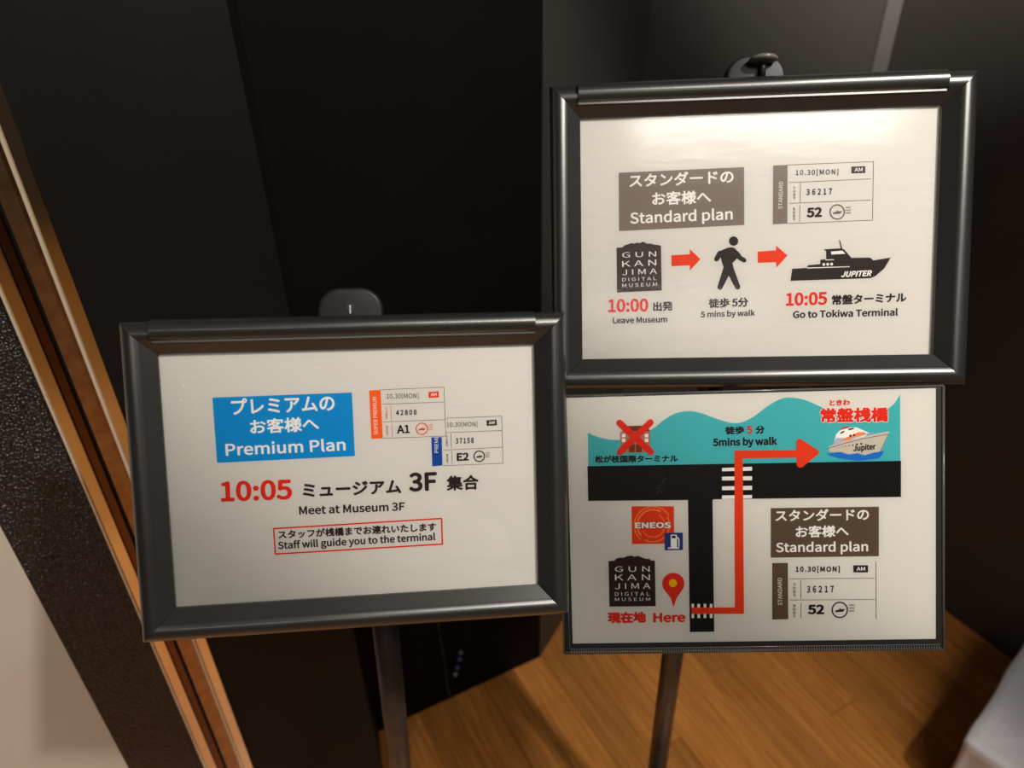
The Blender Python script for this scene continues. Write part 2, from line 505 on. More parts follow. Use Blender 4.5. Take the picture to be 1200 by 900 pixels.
class Sheet:
    """printed sheet: places flat print on it; photo measurements are turned into sheet coordinates here"""

    def __init__(self, obj, mw, z=0.0):
        self.o = obj; self.m = mw; self.inv = mw.inverted(); self.z = z

    def pt(self, u, v):
        o = self.inv @ CAM; d = self.inv.to_3x3() @ ray(u, v)
        t = (self.z - o.z) / d.z
        p = o + d * t
        return Vector((p.x, p.y))

    def poly(self, name, pts, color, layer=1, conv=None, label=None, fan=None):
        conv = conv or (lambda x, y: (x, y))
        V = [self.pt(*conv(*p)) for p in pts]
        return self.poly_mm(name, V, color, layer, label)

    def poly_mm(self, name, V, color, layer=1, label=None):
        bm = bmesh.new()
        z = self.z + 0.0001 * layer
        f = bm.faces.new([bm.verts.new((p.x, p.y, z)) for p in V])
        bm.normal_update()
        if f.normal.z < 0:
            bmesh.ops.reverse_faces(bm, faces=[f])
        bmesh.ops.triangulate(bm, faces=bm.faces[:])
        me = bpy.data.meshes.new(name); bm.to_mesh(me); bm.free()
        me.materials.append(M[color])
        o = bpy.data.objects.new(name, me); COL.objects.link(o); o.parent = self.o
        if label:
            o['label'] = label
        return o

    def multi(self, name, polys, color, layer=1, conv=None, label=None):
        """several patches of one picture in one mesh"""
        conv = conv or (lambda x, y: (x, y))
        bm = bmesh.new(); z = self.z + 0.0001 * layer
        for pts in polys:
            V = [self.pt(*conv(*p)) for p in pts]
            a = sum(V[i].x * V[(i + 1) % len(V)].y - V[(i + 1) % len(V)].x * V[i].y for i in range(len(V)))
            if a < 0:
                V.reverse()
            bm.faces.new([bm.verts.new((p.x, p.y, z)) for p in V])
        bmesh.ops.triangulate(bm, faces=bm.faces[:])
        me = bpy.data.meshes.new(name); bm.to_mesh(me); bm.free()
        me.materials.append(M[color])
        o = bpy.data.objects.new(name, me); COL.objects.link(o); o.parent = self.o
        if label:
            o['label'] = label
        return o

    def text(self, s, a, b, h, color, bold=0.0, layer=2, conv=None, name='lettering', slant=0.0, space=1.0):
        """lettering whose inked box has its lower corners at a and b (photo px) and is h px high"""
        k = 1.0
        if conv:
            k = (Vector(conv(1, 0)) - Vector(conv(0, 0))).length
            a = conv(*a); b = conv(*b)
        A = self.pt(*a); B = self.pt(*b)
        ux = (B - A); Lx = ux.length; ux = ux / Lx
        uy = Vector((-ux.y, ux.x))
        mid = ((a[0] + b[0]) / 2, (a[1] + b[1]) / 2)
        nrm = Vector((-(b[1] - a[1]), b[0] - a[0])).normalized()
        hh = (self.pt(mid[0] - nrm.x * h * k, mid[1] - nrm.y * h * k) - self.pt(*mid)).length
        c = bpy.data.curves.new('lettering', 'FONT'); c.body = s; c.size = 1.0; c.shear = slant
        if FONT:
            c.font = FONT
        c.resolution_u = 4; c.space_character = space
        t = bpy.data.objects.new('lettering', c); COL.objects.link(t)
        dg = bpy.context.evaluated_depsgraph_get()
        me = bpy.data.meshes.new_from_object(t.evaluated_get(dg), depsgraph=dg)
        bpy.data.objects.remove(t); bpy.data.curves.remove(c)
        me = thicken(me, bold)
        xs = [v.co.x for v in me.vertices]; ys = [v.co.y for v in me.vertices]
        x0, x1, y0, y1 = min(xs), max(xs), min(ys), max(ys)
        z = self.z + 0.0001 * layer
        lift = 5e-6 if bold > 0 else 0
        for v in me.vertices:
            p = A + ux * ((v.co.x - x0) / (x1 - x0) * Lx) + uy * ((v.co.y - y0) / (y1 - y0) * hh)
            v.co = (p.x, p.y, z + v.co.z * lift)
        me.materials.clear(); me.materials.append(M[color]); me.update()
        o = bpy.data.objects.new(name, me); COL.objects.link(o); o.parent = self.o
        o['label'] = '%s lettering %s' % ({'white': 'white', 'red': 'red', 'black': 'black', 'dark': 'dark brown'}.get(color, 'printed'), s)
        return o

    def line(self, pts, wpx, color, layer=1, conv=None, name='ruled_line', label=None, join=None):
        """polyline strokes of px width"""
        conv = conv or (lambda x, y: (x, y))
        P = [Vector(conv(*p)) for p in pts]
        polys = []
        for p, q in zip(P, P[1:]):
            d = (q - p).normalized(); n = Vector((-d.y, d.x)) * wpx / 2; e = d * wpx / 2
            polys.append([tuple(p - n - e), tuple(q - n + e), tuple(q + n + e), tuple(p + n - e)])
        return self.multi(name, polys, color, layer, None, label)

    def disc(self, name, c, r, color, layer=1, conv=None, n=28, sy=1.0, label=None):
        pts = [(c[0] + r * math.cos(2 * math.pi * i / n), c[1] + r * sy * math.sin(2 * math.pi * i / n)) for i in range(n)]
        return self.poly(name, pts, color, layer, conv, label)

    def ring_polys(self, c, r0, r1, n=28, a0=0, a1=360):
        out = []
        for i in range(n):
            t0 = math.radians(a0 + (a1 - a0) * i / n); t1 = math.radians(a0 + (a1 - a0) * (i + 1) / n)
            out.append([(c[0] + r0 * math.cos(t0), c[1] + r0 * math.sin(t0)), (c[0] + r1 * math.cos(t0), c[1] + r1 * math.sin(t0)),
                        (c[0] + r1 * math.cos(t1), c[1] + r1 * math.sin(t1)), (c[0] + r0 * math.cos(t1), c[1] + r0 * math.sin(t1))])
        return out

    def stamp(self, c, r, color, conv=None, thick=0.16):
        """round postmark with a small boat and wavy lines to its right"""
        polys = self.ring_polys(c, r * (1 - thick), r)
        x, y = c
        polys.append([(x - .55 * r, y + .28 * r), (x - .5 * r, y + .05 * r), (x - .1 * r, y - .05 * r), (x + .05 * r, y - .25 * r), (x + .12 * r, y - .08 * r), (x + .62 * r, y - .12 * r), (x + .4 * r, y + .22 * r)])
        for k in (-0.45, -0.1, 0.25):
            px_, py_ = x + 1.1 * r, y + k * r - .15 * r
            for s in range(4):
                dy0 = (0.08 if s % 2 else -0.08) * r; dy1 = -dy0
                polys.append([(px_, py_ + dy0), (px_ + .17 * r, py_ + dy1 - .06 * r), (px_ + .17 * r, py_ + dy1 + .03 * r), (px_, py_ + dy0 + .09 * r)])
                px_ += .17 * r
        self.multi('postmark', polys, color, 2, conv)


WF = 0.0245        # width of the frame moulding
IW, IH = 0.283, 0.196
# across the rail: distance from outer edge, height above the opening plane
PROFILE = [(0.0, -0.004), (0.0, 0.003), (0.0012, 0.0062), (0.0036, 0.0087), (0.0070, 0.0100), (0.0105, 0.0100), (0.0135, 0.0088),
           (0.0160, 0.0070), (0.0245, 0.0008), (0.0245, -0.0015), (0.0200, -0.0015), (0.0200, -0.004)]


def finer(prof, a, b, k=5):
    out = list(prof[:a])
    for i in range(a, b):
        p0, p1, p2, p3 = [Vector(prof[max(0, min(len(prof) - 1, q))]) for q in (i - 1, i, i + 1, i + 2)]
        for j in range(k):
            t = j / k
            q = 0.5 * ((2 * p1) + (p2 - p0) * t + (2 * p0 - 5 * p1 + 4 * p2 - p3) * t * t + (3 * p1 - p0 - 3 * p2 + p3) * t ** 3)
            out.append((q.x, q.y))
    return out + list(prof[b:])


PROFILE = finer(PROFILE, 1, 7)


def rail(parent, mw, side):
    hw, hh = IW / 2, IH / 2
    verts = []
    for end in (0, 1):
        for (d, z) in PROFILE:
            o = WF - d
            if side == 'top':
                v = ((-hw - o) if end == 0 else (hw + o), hh + o, z)
            elif side == 'bottom':
                v = ((hw + o) if end == 0 else (-hw - o), -hh - o, z)
            elif side == 'left':
                v = (-hw - o, (-hh - o) if end == 0 else (hh + o), z)
            else:
                v = (hw + o, (hh + o) if end == 0 else (-hh - o), z)
            # hairline mitre gap
            k = 0.00015
            if side in ('top', 'bottom'):
                v = (v[0] - math.copysign(k, v[0]), v[1], v[2])
            else:
                v = (v[0], v[1] - math.copysign(k, v[1]), v[2])
            verts.append(v)
    n = len(PROFILE)
    faces = [(i, (i + 1) % n, n + (i + 1) % n, n + i) for i in range(n)]
    faces += [tuple(range(n))[::-1], tuple(range(n, 2 * n))]
    me_o = mesh_obj('frame_rail', verts, faces, M['frame'], parent, mw)
    bm = bmesh.new(); bm.from_mesh(me_o.data); bmesh.ops.recalc_face_normals(bm, faces=bm.faces)
    for f in bm.faces:
        f.smooth = len(f.verts) == 4
    bm.to_mesh(me_o.data); bm.free()
    md = me_o.modifiers.new('edges', 'EDGE_SPLIT'); md.split_angle = math.radians(32)
    return me_o


def snap_bar(parent, mw):
    """the raised roll along the top rail that lifts to open the frame"""
    prof = [(0.0, -0.002), (-0.0012, 0.004), (-0.0004, 0.0085), (0.0022, 0.0118), (0.0058, 0.0132), (0.0096, 0.0128), (0.0128, 0.0112), (0.0140, 0.0092), (0.0142, 0.0085), (0.0158, 0.0085), (0.0160, 0.0078), (0.0140, 0.0072), (0.0100, 0.0070), (0.004, 0.001)]
    prof = finer(prof, 1, 7)
    x0, x1 = -IW / 2 - 0.0015, IW / 2 - 0.0005
    bm = bmesh.new()
    A = [bm.verts.new((x0, IH / 2 + WF - d, z)) for d, z in prof]
    B = [bm.verts.new((x1, IH / 2 + WF - d, z)) for d, z in prof]
    n = len(prof)
    for i in range(n):
        bm.faces.new((A[i], A[(i + 1) % n], B[(i + 1) % n], B[i]))
    bm.faces.new(A[::-1]); bm.faces.new(B)
    for f in bm.faces:
        f.smooth = len(f.verts) == 4
    o = bm_obj('snap_bar', bm, M['frame'], parent, mw)
    for p in o.data.polygons:
        p.use_smooth = len(p.vertices) == 4
    md = o.modifiers.new('edges', 'EDGE_SPLIT'); md.split_angle = math.radians(35)
    return o


def rounded_arch(bm, w, h, z0, z1, r, y0):
    """plate with two round upper corners"""
    pts = [(-w / 2, y0), (w / 2, y0)]
    for i in range(9):
        t = math.pi / 2 * i / 8
        pts.append((w / 2 - r + r * math.cos(t), y0 + h - r + r * math.sin(t)))
    for i in range(9):
        t = math.pi / 2 + math.pi / 2 * i / 8
        pts.append((-w / 2 + r + r * math.cos(t), y0 + h - r + r * math.sin(t)))
    A = [bm.verts.new((x, y, z0)) for x, y in pts]; B = [bm.verts.new((x, y, z1)) for x, y in pts]
    n = len(pts)
    bm.faces.new(A[::-1]); bm.faces.new(B)
    for i in range(n):
        bm.faces.new((A[i], A[(i + 1) % n], B[(i + 1) % n], B[i]))


def ray_at(u, v, Y):
    d = ray(u, v)
    return CAM + d * (Y / d.y)


def make_stand(label, P, pole_low, pole_y, knob, bracket_x, bracket_px, group):
    """tilting framed sign on a pole; P is the pose of the frame opening"""
    foot = ray_at(*pole_low, pole_y)
    topc = P @ Vector((bracket_x, IH / 2 + WF - 0.012, -0.034))
    d = (topc - foot); base = foot + d * ((0 - foot.z) / d.z)
    st = thing('sign_stand', label, 'sign', (base.x, base.y, 0), group)
    bpy.context.view_layer.update()
    inv = Matrix.Translation((-base.x, -base.y, 0))
    mw = inv @ P
    for s in ('top', 'bottom', 'left', 'right'):
        rail(st, mw, s)
    snap_bar(st, mw)
    bm = bmesh.new(); box(bm, -IW / 2 - 0.02, IW / 2 + 0.02, -IH / 2 - 0.02, IH / 2 + 0.02, -0.0065, -0.0042)
    bm_obj('backing_board', bm, M['backing'], st, mw)
    sh = mesh_obj('sheet', [(-0.1485, -0.105, -0.0030), (0.1485, -0.105, -0.0030), (0.1485, 0.105, -0.0030), (-0.1485, 0.105, -0.0030)], [(0, 1, 2, 3)], M['paper'], st, mw)
    cv = mesh_obj('clear_cover', [(-0.149, -0.1055, -0.0018), (0.149, -0.1055, -0.0018), (0.149, 0.1055, -0.0018), (-0.149, 0.1055, -0.0018)], [(0, 1, 2, 3)], M['film'], st, mw)
    # pole, sleeve and foot
    axis = d.normalized()
    top = topc - axis * 0.02
    lb = Vector((base.x, base.y, 0))
    bm = bmesh.new(); tube(bm, axis * 0.02, (lb + axis * 0.93) - lb, 0.0145, n=40)
    bm_obj('pole', bm, M['pole'], st, smooth=False)
    bm = bmesh.new(); tube(bm, axis * 0.93, top - lb, 0.0118, n=40)
    bm_obj('upper_pole', bm, M['pole'], st)
    bm = bmesh.new(); tube(bm, axis * 0.915, axis * 0.95, 0.0185, n=40)
    bm_obj('collar', bm, M['plastic'], st, bevel=0.002)
    for o in [c for c in st.children if c.name.startswith(('pole', 'upper_pole', 'collar'))]:
        for p in o.data.polygons:
            p.use_smooth = len(p.vertices) == 4
    bm = bmesh.new(); tube(bm, (0, 0, 0.0), (0, 0, 0.008), 0.115, n=64); tube(bm, (0, 0, 0.008), (0, 0, 0.03), 0.03, 0.019, n=32)
    bm_obj('foot_plate', bm, M['pole'], st, bevel=0.002)
    # tilt head behind the frame
    bm = bmesh.new(); box(bm, bracket_x - 0.016, bracket_x + 0.016, IH / 2 - 0.02, IH / 2 + WF - 0.002, -0.045, -0.0065)
    bm_obj('tilt_head', bm, M['plastic'], st, mw, bevel=0.003)
    bw, bh, bx = bracket_px
    bm = bmesh.new(); y0 = IH / 2 + WF - 0.018
    rounded_arch(bm, bw, bh, -0.026, -0.0075, min(0.017, bh * 0.6), y0)
    hb = bm_obj('hanger_bracket', bm, M['plastic'], st, mw @ Matrix.Translation((bx, 0, 0)), bevel=0.0025, segs=4)
    for p in hb.data.polygons:
        p.use_smooth = True
    md = hb.modifiers.new('edges', 'EDGE_SPLIT'); md.split_angle = math.radians(50)
    if knob == 'screw':
        bm = bmesh.new(); tube(bm, (0, y0 + bh * 0.62, -0.0074), (0, y0 + bh * 0.62, -0.0066), 0.0033, n=24)
        bm_obj('screw_hole', bm, M['backing'], hb)
        bm = bmesh.new(); box(bm, -0.0006, 0.0006, y0 + bh * 0.62 - 0.0045, y0 + bh * 0.62 + 0.002, -0.0066, -0.006)
        bm_obj('screw', bm, M['steel'], hb)
    else:
        # mushroom-shaped clamping knob standing in front of the bracket
        bm = bmesh.new()
        yk = y0 + bh * 0.86
        q = Matrix.Translation((0.004, yk, -0.002))
        tube(bm, (0.004, yk - 0.014, -0.0035), (0.004, yk, -0.0015), 0.0024, n=20)
        bm_obj('knob_stem', bm, M['plastic'], hb, smooth=True)
        bm = bmesh.new()
        prof = [(0.0, 0.0032), (0.005, 0.003), (0.0095, 0.0018), (0.0115, 0.0), (0.0105, -0.0016), (0.006, -0.0024), (0, -0.0026)]
        n = 32; rings = []
        for (r_, y_) in prof:
            rings.append([bm.verts.new((0.004 + r_ * math.cos(2 * math.pi * i / n), yk + y_, -0.0015 + r_ * math.sin(2 * math.pi * i / n))) for i in range(n)])
        for a, b_ in zip(rings, rings[1:]):
            for i in range(n):
                bm.faces.new((a[i], a[(i + 1) % n], b_[(i + 1) % n], b_[i]))
        bmesh.ops.remove_doubles(bm, verts=bm.verts, dist=1e-6)
        bm_obj('knob', bm, M['knobgrey'], hb, smooth=True)
    sheet = Sheet(sh, P, -0.0030)
    return st, sheet, base, axis


st1, L1, base1, ax1 = make_stand('black framed sign stand with blue heading, standing lower left of the other frame', P_LEFT, (469, 900), 0.565, 'screw', 0.0, (0.049, 0.040, 0.0), 'framed sign stands by the black wall')
st2, L2, base2, ax2 = make_stand('black framed sign stand with grey heading, walking figure and boat picture', P_UP, (770, 900), 0.675, 'mushroom', 0.0, (0.047, 0.040, 0.0), 'framed sign stands by the black wall')


# ------------------------------------------------------------------ print, shared pieces
def quad_lines(sh, segs, w, color, conv=None, name='ruled_lines'):
    conv = conv or (lambda x, y: (x, y))
    polys = []
    for p, q in segs:
        p = Vector(conv(*p)); q = Vector(conv(*q))
        d = (q - p).normalized(); n = Vector((-d.y, d.x)) * w / 2
        polys.append([tuple(p - n), tuple(q - n), tuple(q + n), tuple(p + n)])
    return sh.multi(name, polys, color, 2)


def vertical_jp(sh, s, cx_, y0, y1, wpx, color, conv=None):
    """tiny characters one under the other"""
    n = len(s); st = (y1 - y0) / n
    for i, ch in enumerate(s):
        yb = y0 + st * (i + 0.92)
        sh.text(ch, (cx_ - wpx / 2, yb), (cx_ + wpx / 2, yb), st * 0.84, color, 0.0, 2, conv, name='small_character')


def museum_logo(sh, conv, box_, ridge, rows, color):
    sh.poly('logo_block', box_[:1] + ridge + box_[1:], color, 1, conv, 'dark square logo with a ragged skyline edge')
    for s, a, b_, h in rows:
        sh.text(s, a, b_, h, 'white', 0.0, 2, conv)


def smooth_path(pts, k=5):
    P = [Vector(p) for p in pts]; out = []
    for i in range(len(P) - 1):
        p0 = P[max(i - 1, 0)]; p1 = P[i]; p2 = P[i + 1]; p3 = P[min(i + 2, len(P) - 1)]
        for j in range(k):
            t = j / k
            out.append(tuple(0.5 * ((2 * p1) + (p2 - p0) * t + (2 * p0 - 5 * p1 + 4 * p2 - p3) * t * t + (3 * p1 - p0 - 3 * p2 + p3) * t ** 3)))
    out.append(tuple(P[-1])); return out


# ------------------------------------------------------------------ left sheet
A1 = lambda x, y: (180 + x / 5, 400 + y / 5)
A2 = lambda x, y: (400 + x / 5, 440 + y / 5)
A3 = lambda x, y: (240 + x / 4, 540 + y / 4)
L1.poly('heading_block', [(345, 330), (1162, 300), (1180, 672), (372, 712)], 'blue', 1, A1, 'bright blue heading block')
L1.text('プレミアムの', (458, 432), (1063, 405), 96, 'white', 0.009, 2, A1)
L1.text('お客様へ', (568, 545), (972, 524), 88, 'white', 0.009, 2, A1)
L1.text('Premium Plan', (424, 672), (1126, 640), 76, 'white', 0.008, 2, A1)
# orange ticket
L1.poly('ticket_panel', [(163, 88), (230, 84), (243, 368), (177, 372)], 'orange', 1, A2, 'orange ticket side panel')
L1.text('SUPER PREMIUM', (216, 345), (206, 125), 24, 'white', 0.0, 2, A2)
quad_lines(L1, [((230, 84), (602, 68)), ((602, 68), (612, 355)), ((243, 368), (612, 355)), ((240, 168), (605, 155)), ((245, 272), (608, 258))], 0.5, 'line', A2)
quad_lines(L1, [((290, 174), (293, 265)), ((297, 282), (300, 360))], 0.5, 'brick', A2)
L1.text('10.30[MON]', (265, 142), (453, 138), 36, 'dgrey', 0.0, 2, A2)
L1.poly('badge', [(510, 97), (570, 92), (572, 128), (512, 132)], 'orange2', 1, A2)
L1.text('AM', (524, 122), (558, 119), 18, 'white', 0.006, 2, A2)
L1.text('4 2 8 0 8', (320, 234), (442, 230), 31, 'black', 0.012, 2, A2)
L1.text('A1', (327, 341), (402, 337), 49, 'black', 0.012, 2, A2)
L1.stamp((472, 312), 36, 'orange2', A2)
vertical_jp(L1, '予約番号', 265, 186, 256, 13, 'brick', A2)
vertical_jp(L1, '乗船番号', 269, 293, 353, 12, 'brick', A2)
# blue ticket, partly behind the orange one
L1.poly('ticket_panel', [(527, 363), (588, 361), (593, 527), (533, 532)], 'navy', 1, A2, 'blue ticket side panel')
L1.text('PREMI', (568, 452), (568, 364), 22, 'white', 0.0, 2, A2)
quad_lines(L1, [((613, 250), (940, 238)), ((940, 238), (947, 515)), ((593, 528), (947, 515)), ((612, 335), (943, 322)), ((600, 437), (945, 420)), ((642, 340), (645, 428)), ((647, 440), (650, 520))], 0.5, 'line', A2)
L1.text('10.30[MON]', (618, 307), (797, 303), 34, 'dgrey', 0.0, 2, A2)
L1.poly('badge', [(850, 263), (910, 258), (912, 292), (852, 296)], 'dgrey', 1, A2)
L1.text('AM', (864, 286), (898, 284), 17, 'white', 0.006, 2, A2)
L1.text('37158', (670, 400), (776, 396), 33, 'black', 0.012, 2, A2, space=1.15)
L1.text('E2', (677, 501), (748, 498), 47, 'black', 0.016, 2, A2)
L1.stamp((808, 473), 34, 'dgrey', A2, 0.2)
vertical_jp(L1, '予約番号', 618, 352, 418, 13, 'dgrey', A2)
vertical_jp(L1, '乗船番号', 621, 458, 512, 12, 'dgrey', A2)
# large lines
L1.text('10:05', (76, 193), (411, 181), 96, 'red', 0.012, 2, A3)
L1.text('ミュージアム', (460, 172), (922, 152), 66, 'dark', 0.013, 2, A3)
L1.text('3F', (958, 146), (1090, 140), 90, 'dark', 0.013, 2, A3)
L1.text('集合', (618, 676), (806, 668), 88, 'dark', 0.012, 2, A2)
L1.text('Meet at Museum 3F', (443, 253), (938, 233), 40, 'dark', 0.010, 2, A3)
quad_lines(L1, [((320, 318), (1112, 270)), ((1110, 270), (1114, 392)), ((1114, 390), (330, 437)), ((331, 438), (323, 318))], 1.7, 'red', A3, 'red_border')
L1.text('スタッフが桟橋までお連れいたします', (345, 367), (1085, 328), 40, 'dark', 0.013, 2, A3)
L1.text('Staff will guide you to the terminal', (345, 425), (1082, 382), 48, 'dark', 0.011, 2, A3)

M['damp'] = new_mat('damp_paper', (0.663, 0.629, 0.575), 0.55, spec=0.2)
L1.poly('damp_patch', smooth_path([(541, 558), (540, 585), (558, 600), (584, 612), (598, 634), (597, 650), (576, 662), (600, 668), (626, 676)], 4) + [(622, 560)], 'damp', 0.5, None, 'faint damp patch at the right of the sheet')
M['glint'] = new_mat('scratch_white', (0.9, 0.87, 0.8), 0.4)
for q_ in ([(140, 198), (158, 205), (182, 217), (160, 209)], [(163, 240), (176, 252), (186, 277), (174, 262)], [(146, 352), (158, 342), (173, 335), (160, 347)]):
    L1.poly('scratch', q_, 'glint', 4, A1)

# ------------------------------------------------------------------ upper sheet
B1 = lambda x, y: (700 + x / 6, 180 + y / 6)
B2 = lambda x, y: (890 + x / 7.5, 180 + y / 7.5)
B3 = lambda x, y: (700 + x / 6, 260 + y / 6)
B4 = lambda x, y: (870 + x / 5.4545, 260 + y / 5.4545)
L2.poly('heading_block', [(150, 135), (1032, 95), (1033, 502), (153, 545)], 'grey', 1, B1, 'grey heading block')
L2.text('スタンダードの', (225, 240), (958, 208), 96, 'white', 0.009, 2, B1)
L2.text('お客様へ', (385, 366), (800, 350), 96, 'white', 0.009, 2, B1)
L2.text('Standard plan', (232, 516), (952, 486), 106, 'white', 0.008, 2, B1)


def ticket(sh, conv, side, frame, verts_, date, am, num, seat, stamp, tiny1, tiny2, stext, cside, cline, cink, lw=0.5, amc='dgrey', bold=0.006):
    sh.poly('ticket_panel', side, cside, 1, conv, 'brown grey ticket side panel')
    quad_lines(sh, frame + verts_, lw, cline, conv)
    sh.text('STANDARD', *stext, 'white', 0.0, 2, conv)
    sh.text('10.30[MON]', *date, cink, bold, 2, conv, space=1.1)
    sh.poly('badge', am, amc, 1, conv)
    (x0, y0), (x1, y1) = am[3], am[1]
    hgt = (y0 - y1)
    sh.text('AM', (x0 + (x1 - x0) * 0.22, y0 - hgt * 0.25), (x0 + (x1 - x0) * 0.8, y0 - hgt * 0.28), hgt * 0.5, 'white', 0.006, 2, conv)
    sh.text('36217', *num, 'black', 0.012, 2, conv, space=1.25)
    sh.text('52', *seat, 'black', 0.018, 2, conv)
    sh.stamp(*stamp, cline if cside == 'grey' else 'dark', conv)
    vertical_jp(sh, '予約番号', *tiny1, cline, conv)
    vertical_jp(sh, '乗船番号', *tiny2, cline, conv)


ticket(L2, B2, [(120, 105), (247, 100), (245, 615), (117, 622)],
       [((247, 100), (1002, 70)), ((1002, 70), (993, 585)), ((245, 615), (993, 585)), ((262, 255), (980, 222)), ((262, 437), (980, 408))],
       [((360, 258), (358, 430)), ((355, 455), (353, 600))],
       ((318, 200), (692, 192), 58), [(807, 115), (930, 110), (930, 170), (807, 175)], ((412, 367), (637, 360), 56),
       ((415, 563), (549, 558), 88), ((683, 513), 68), (305, 288, 405, 21), (303, 472, 592, 21), ((200, 485), (207, 245), 36), 'grey', 'line', 'dgrey', 0.6)
museum_logo(L2, B3, [(135, 182), (448, 168), (453, 482), (138, 497)],
            [(175, 180), (192, 164), (215, 158), (235, 150), (262, 152), (280, 146), (300, 149), (320, 139), (334, 144), (350, 154), (375, 152), (400, 160), (425, 162)],
            [('G U N', (175, 252), (414, 244), 37), ('K A N', (175, 317), (415, 305), 40), ('J I M A', (175, 375), (419, 365), 38),
             ('D I G I T A L', (175, 419), (415, 409), 24), ('M U S E U M', (175, 460), (420, 450), 25)], 'logog')
L2.poly('arrow', [(520, 235), (650, 228), (650, 192), (725, 262), (650, 343), (650, 305), (522, 312)], 'pathred', 1, B3, 'orange red arrow')
L2.poly('arrow', [(97, 190), (215, 182), (215, 152), (288, 215), (218, 292), (215, 258), (98, 262)], 'pathred', 1, B4, 'orange red arrow')


def limb(p, q, r0, r1, n=8):
    """tapered round-ended stroke outline"""
    p, q = Vector(p), Vector(q); a = math.atan2(q.y - p.y, q.x - p.x)
    out = []
    for i in range(n + 1):
        t = a + math.pi / 2 + math.pi * i / n
        out.append((p.x + r0 * math.cos(t), p.y + r0 * math.sin(t)))
    for i in range(n + 1):
        t = a - math.pi / 2 + math.pi * i / n
        out.append((q.x + r1 * math.cos(t), q.y + r1 * math.sin(t)))
    return out


disc_pts = lambda c, r, n=24, sy=1.0: [(c[0] + r * math.cos(2 * math.pi * i / n), c[1] + r * sy * math.sin(2 * math.pi * i / n)) for i in range(n)]
L2.multi('walking_figure', [
    disc_pts((958, 135), 33),
    [(856, 207), (885, 195), (915, 182), (945, 178), (968, 186), (985, 205), (1000, 238), (962, 250), (950, 290), (960, 330), (900, 340), (880, 300), (885, 240)],
], 'dark', 1, B3, 'black walking figure')
L2.multi('walking_figure', [limb((862, 222), (838, 262), 19, 17)], 'dark', 1.2, B3)
L2.multi('walking_figure', [limb((980, 228), (1000, 250), 22, 17), limb((915, 330), (862, 460), 30, 18)], 'dark', 1.4, B3)
L2.multi('walking_figure', [limb((1000, 252), (1032, 270), 16, 16), limb((930, 330), (986, 457), 28, 19)], 'dark', 1.6, B3)

L2.poly('boat_picture', [(307, 377), (318, 300), (410, 294), (420, 277), (497, 270), (498, 242), (535, 238), (535, 186), (518, 176), (570, 172),
                         (628, 169), (617, 115), (624, 118), (638, 170), (652, 178), (697, 230), (815, 228), (838, 246), (948, 228), (905, 300), (850, 346), (820, 360)],
        'dark', 1, B4, 'dark motor boat picture')
L2.multi('boat_picture', [[(566, 190), (640, 184), (658, 204), (568, 209)], [(530, 241), (585, 239), (585, 244), (530, 246)], [(412, 292), (685, 284), (685, 289), (412, 298)],
                          disc_pts((520, 272), 9), disc_pts((545, 271), 9), disc_pts((570, 270), 9)], 'white', 2, B4, 'white boat windows and lines')
L2.text('JUPITER', (630, 355), (828, 347), 38, 'white', 0.018, 2.4, B4, slant=0.3)
L2.text('10:00', (76, 637), (358, 632), 94, 'red', 0.012, 2, B3)
L2.text('出発', (392, 630), (531, 624), 66, 'dark', 0.012, 2, B3)
L2.text('Leave Museum', (109, 715), (492, 706), 42, 'dark', 0.011, 2, B3)
L2.text('徒歩 5分', (782, 607), (1062, 597), 68, 'dark', 0.013, 2, B3)
L2.text('5 mins by walk', (727, 684), (1108, 672), 56, 'dark', 0.011, 2, B3)
L2.text('10:05', (278, 538), (541, 530), 84, 'red', 0.012, 2, B4)
L2.text('常盤ターミナル', (572, 532), (1048, 513), 64, 'dark', 0.013, 2, B4)
L2.text('Go to Tokiwa Terminal', (323, 616), (993, 600), 49, 'dark', 0.011, 2, B4)

# ------------------------------------------------------------------ card case under the upper frame
cc = P_CARD.translation
card = thing('card_case', 'clear card case with street map and teal sea, hung under the upper frame', 'card case', tuple(P_CARD @ Vector((0, -0.112, 0))))
bpy.context.view_layer.update()
cm = Matrix.Translation(-Vector(card.location)) @ P_CARD
CWx0, CWx1, CWy0, CWy1 = -0.1555, 0.1545, -0.1115, 0.1048
bm = bmesh.new(); box(bm, CWx0 + 0.001, CWx1 - 0.001, CWy0 + 0.001, CWy1 - 0.001, -0.0032, -0.0008)
bm_obj('black_insert', bm, M['backing'], card, cm, bevel=0.0006)
csh = mesh_obj('sheet', [(-0.1485, -0.103, -0.0004), (0.1485, -0.103, -0.0004), (0.1485, 0.103, -0.0004), (-0.1485, 0.103, -0.0004)], [(0, 1, 2, 3)], M['paper_flat'], card, cm)
mesh_obj('clear_front', [(CWx0, CWy0, 0.0010), (CWx1, CWy0, 0.0010), (CWx1, CWy1, 0.0010), (CWx0, CWy1, 0.0010)], [(0, 1, 2, 3)], M['sleeve'], card, cm)
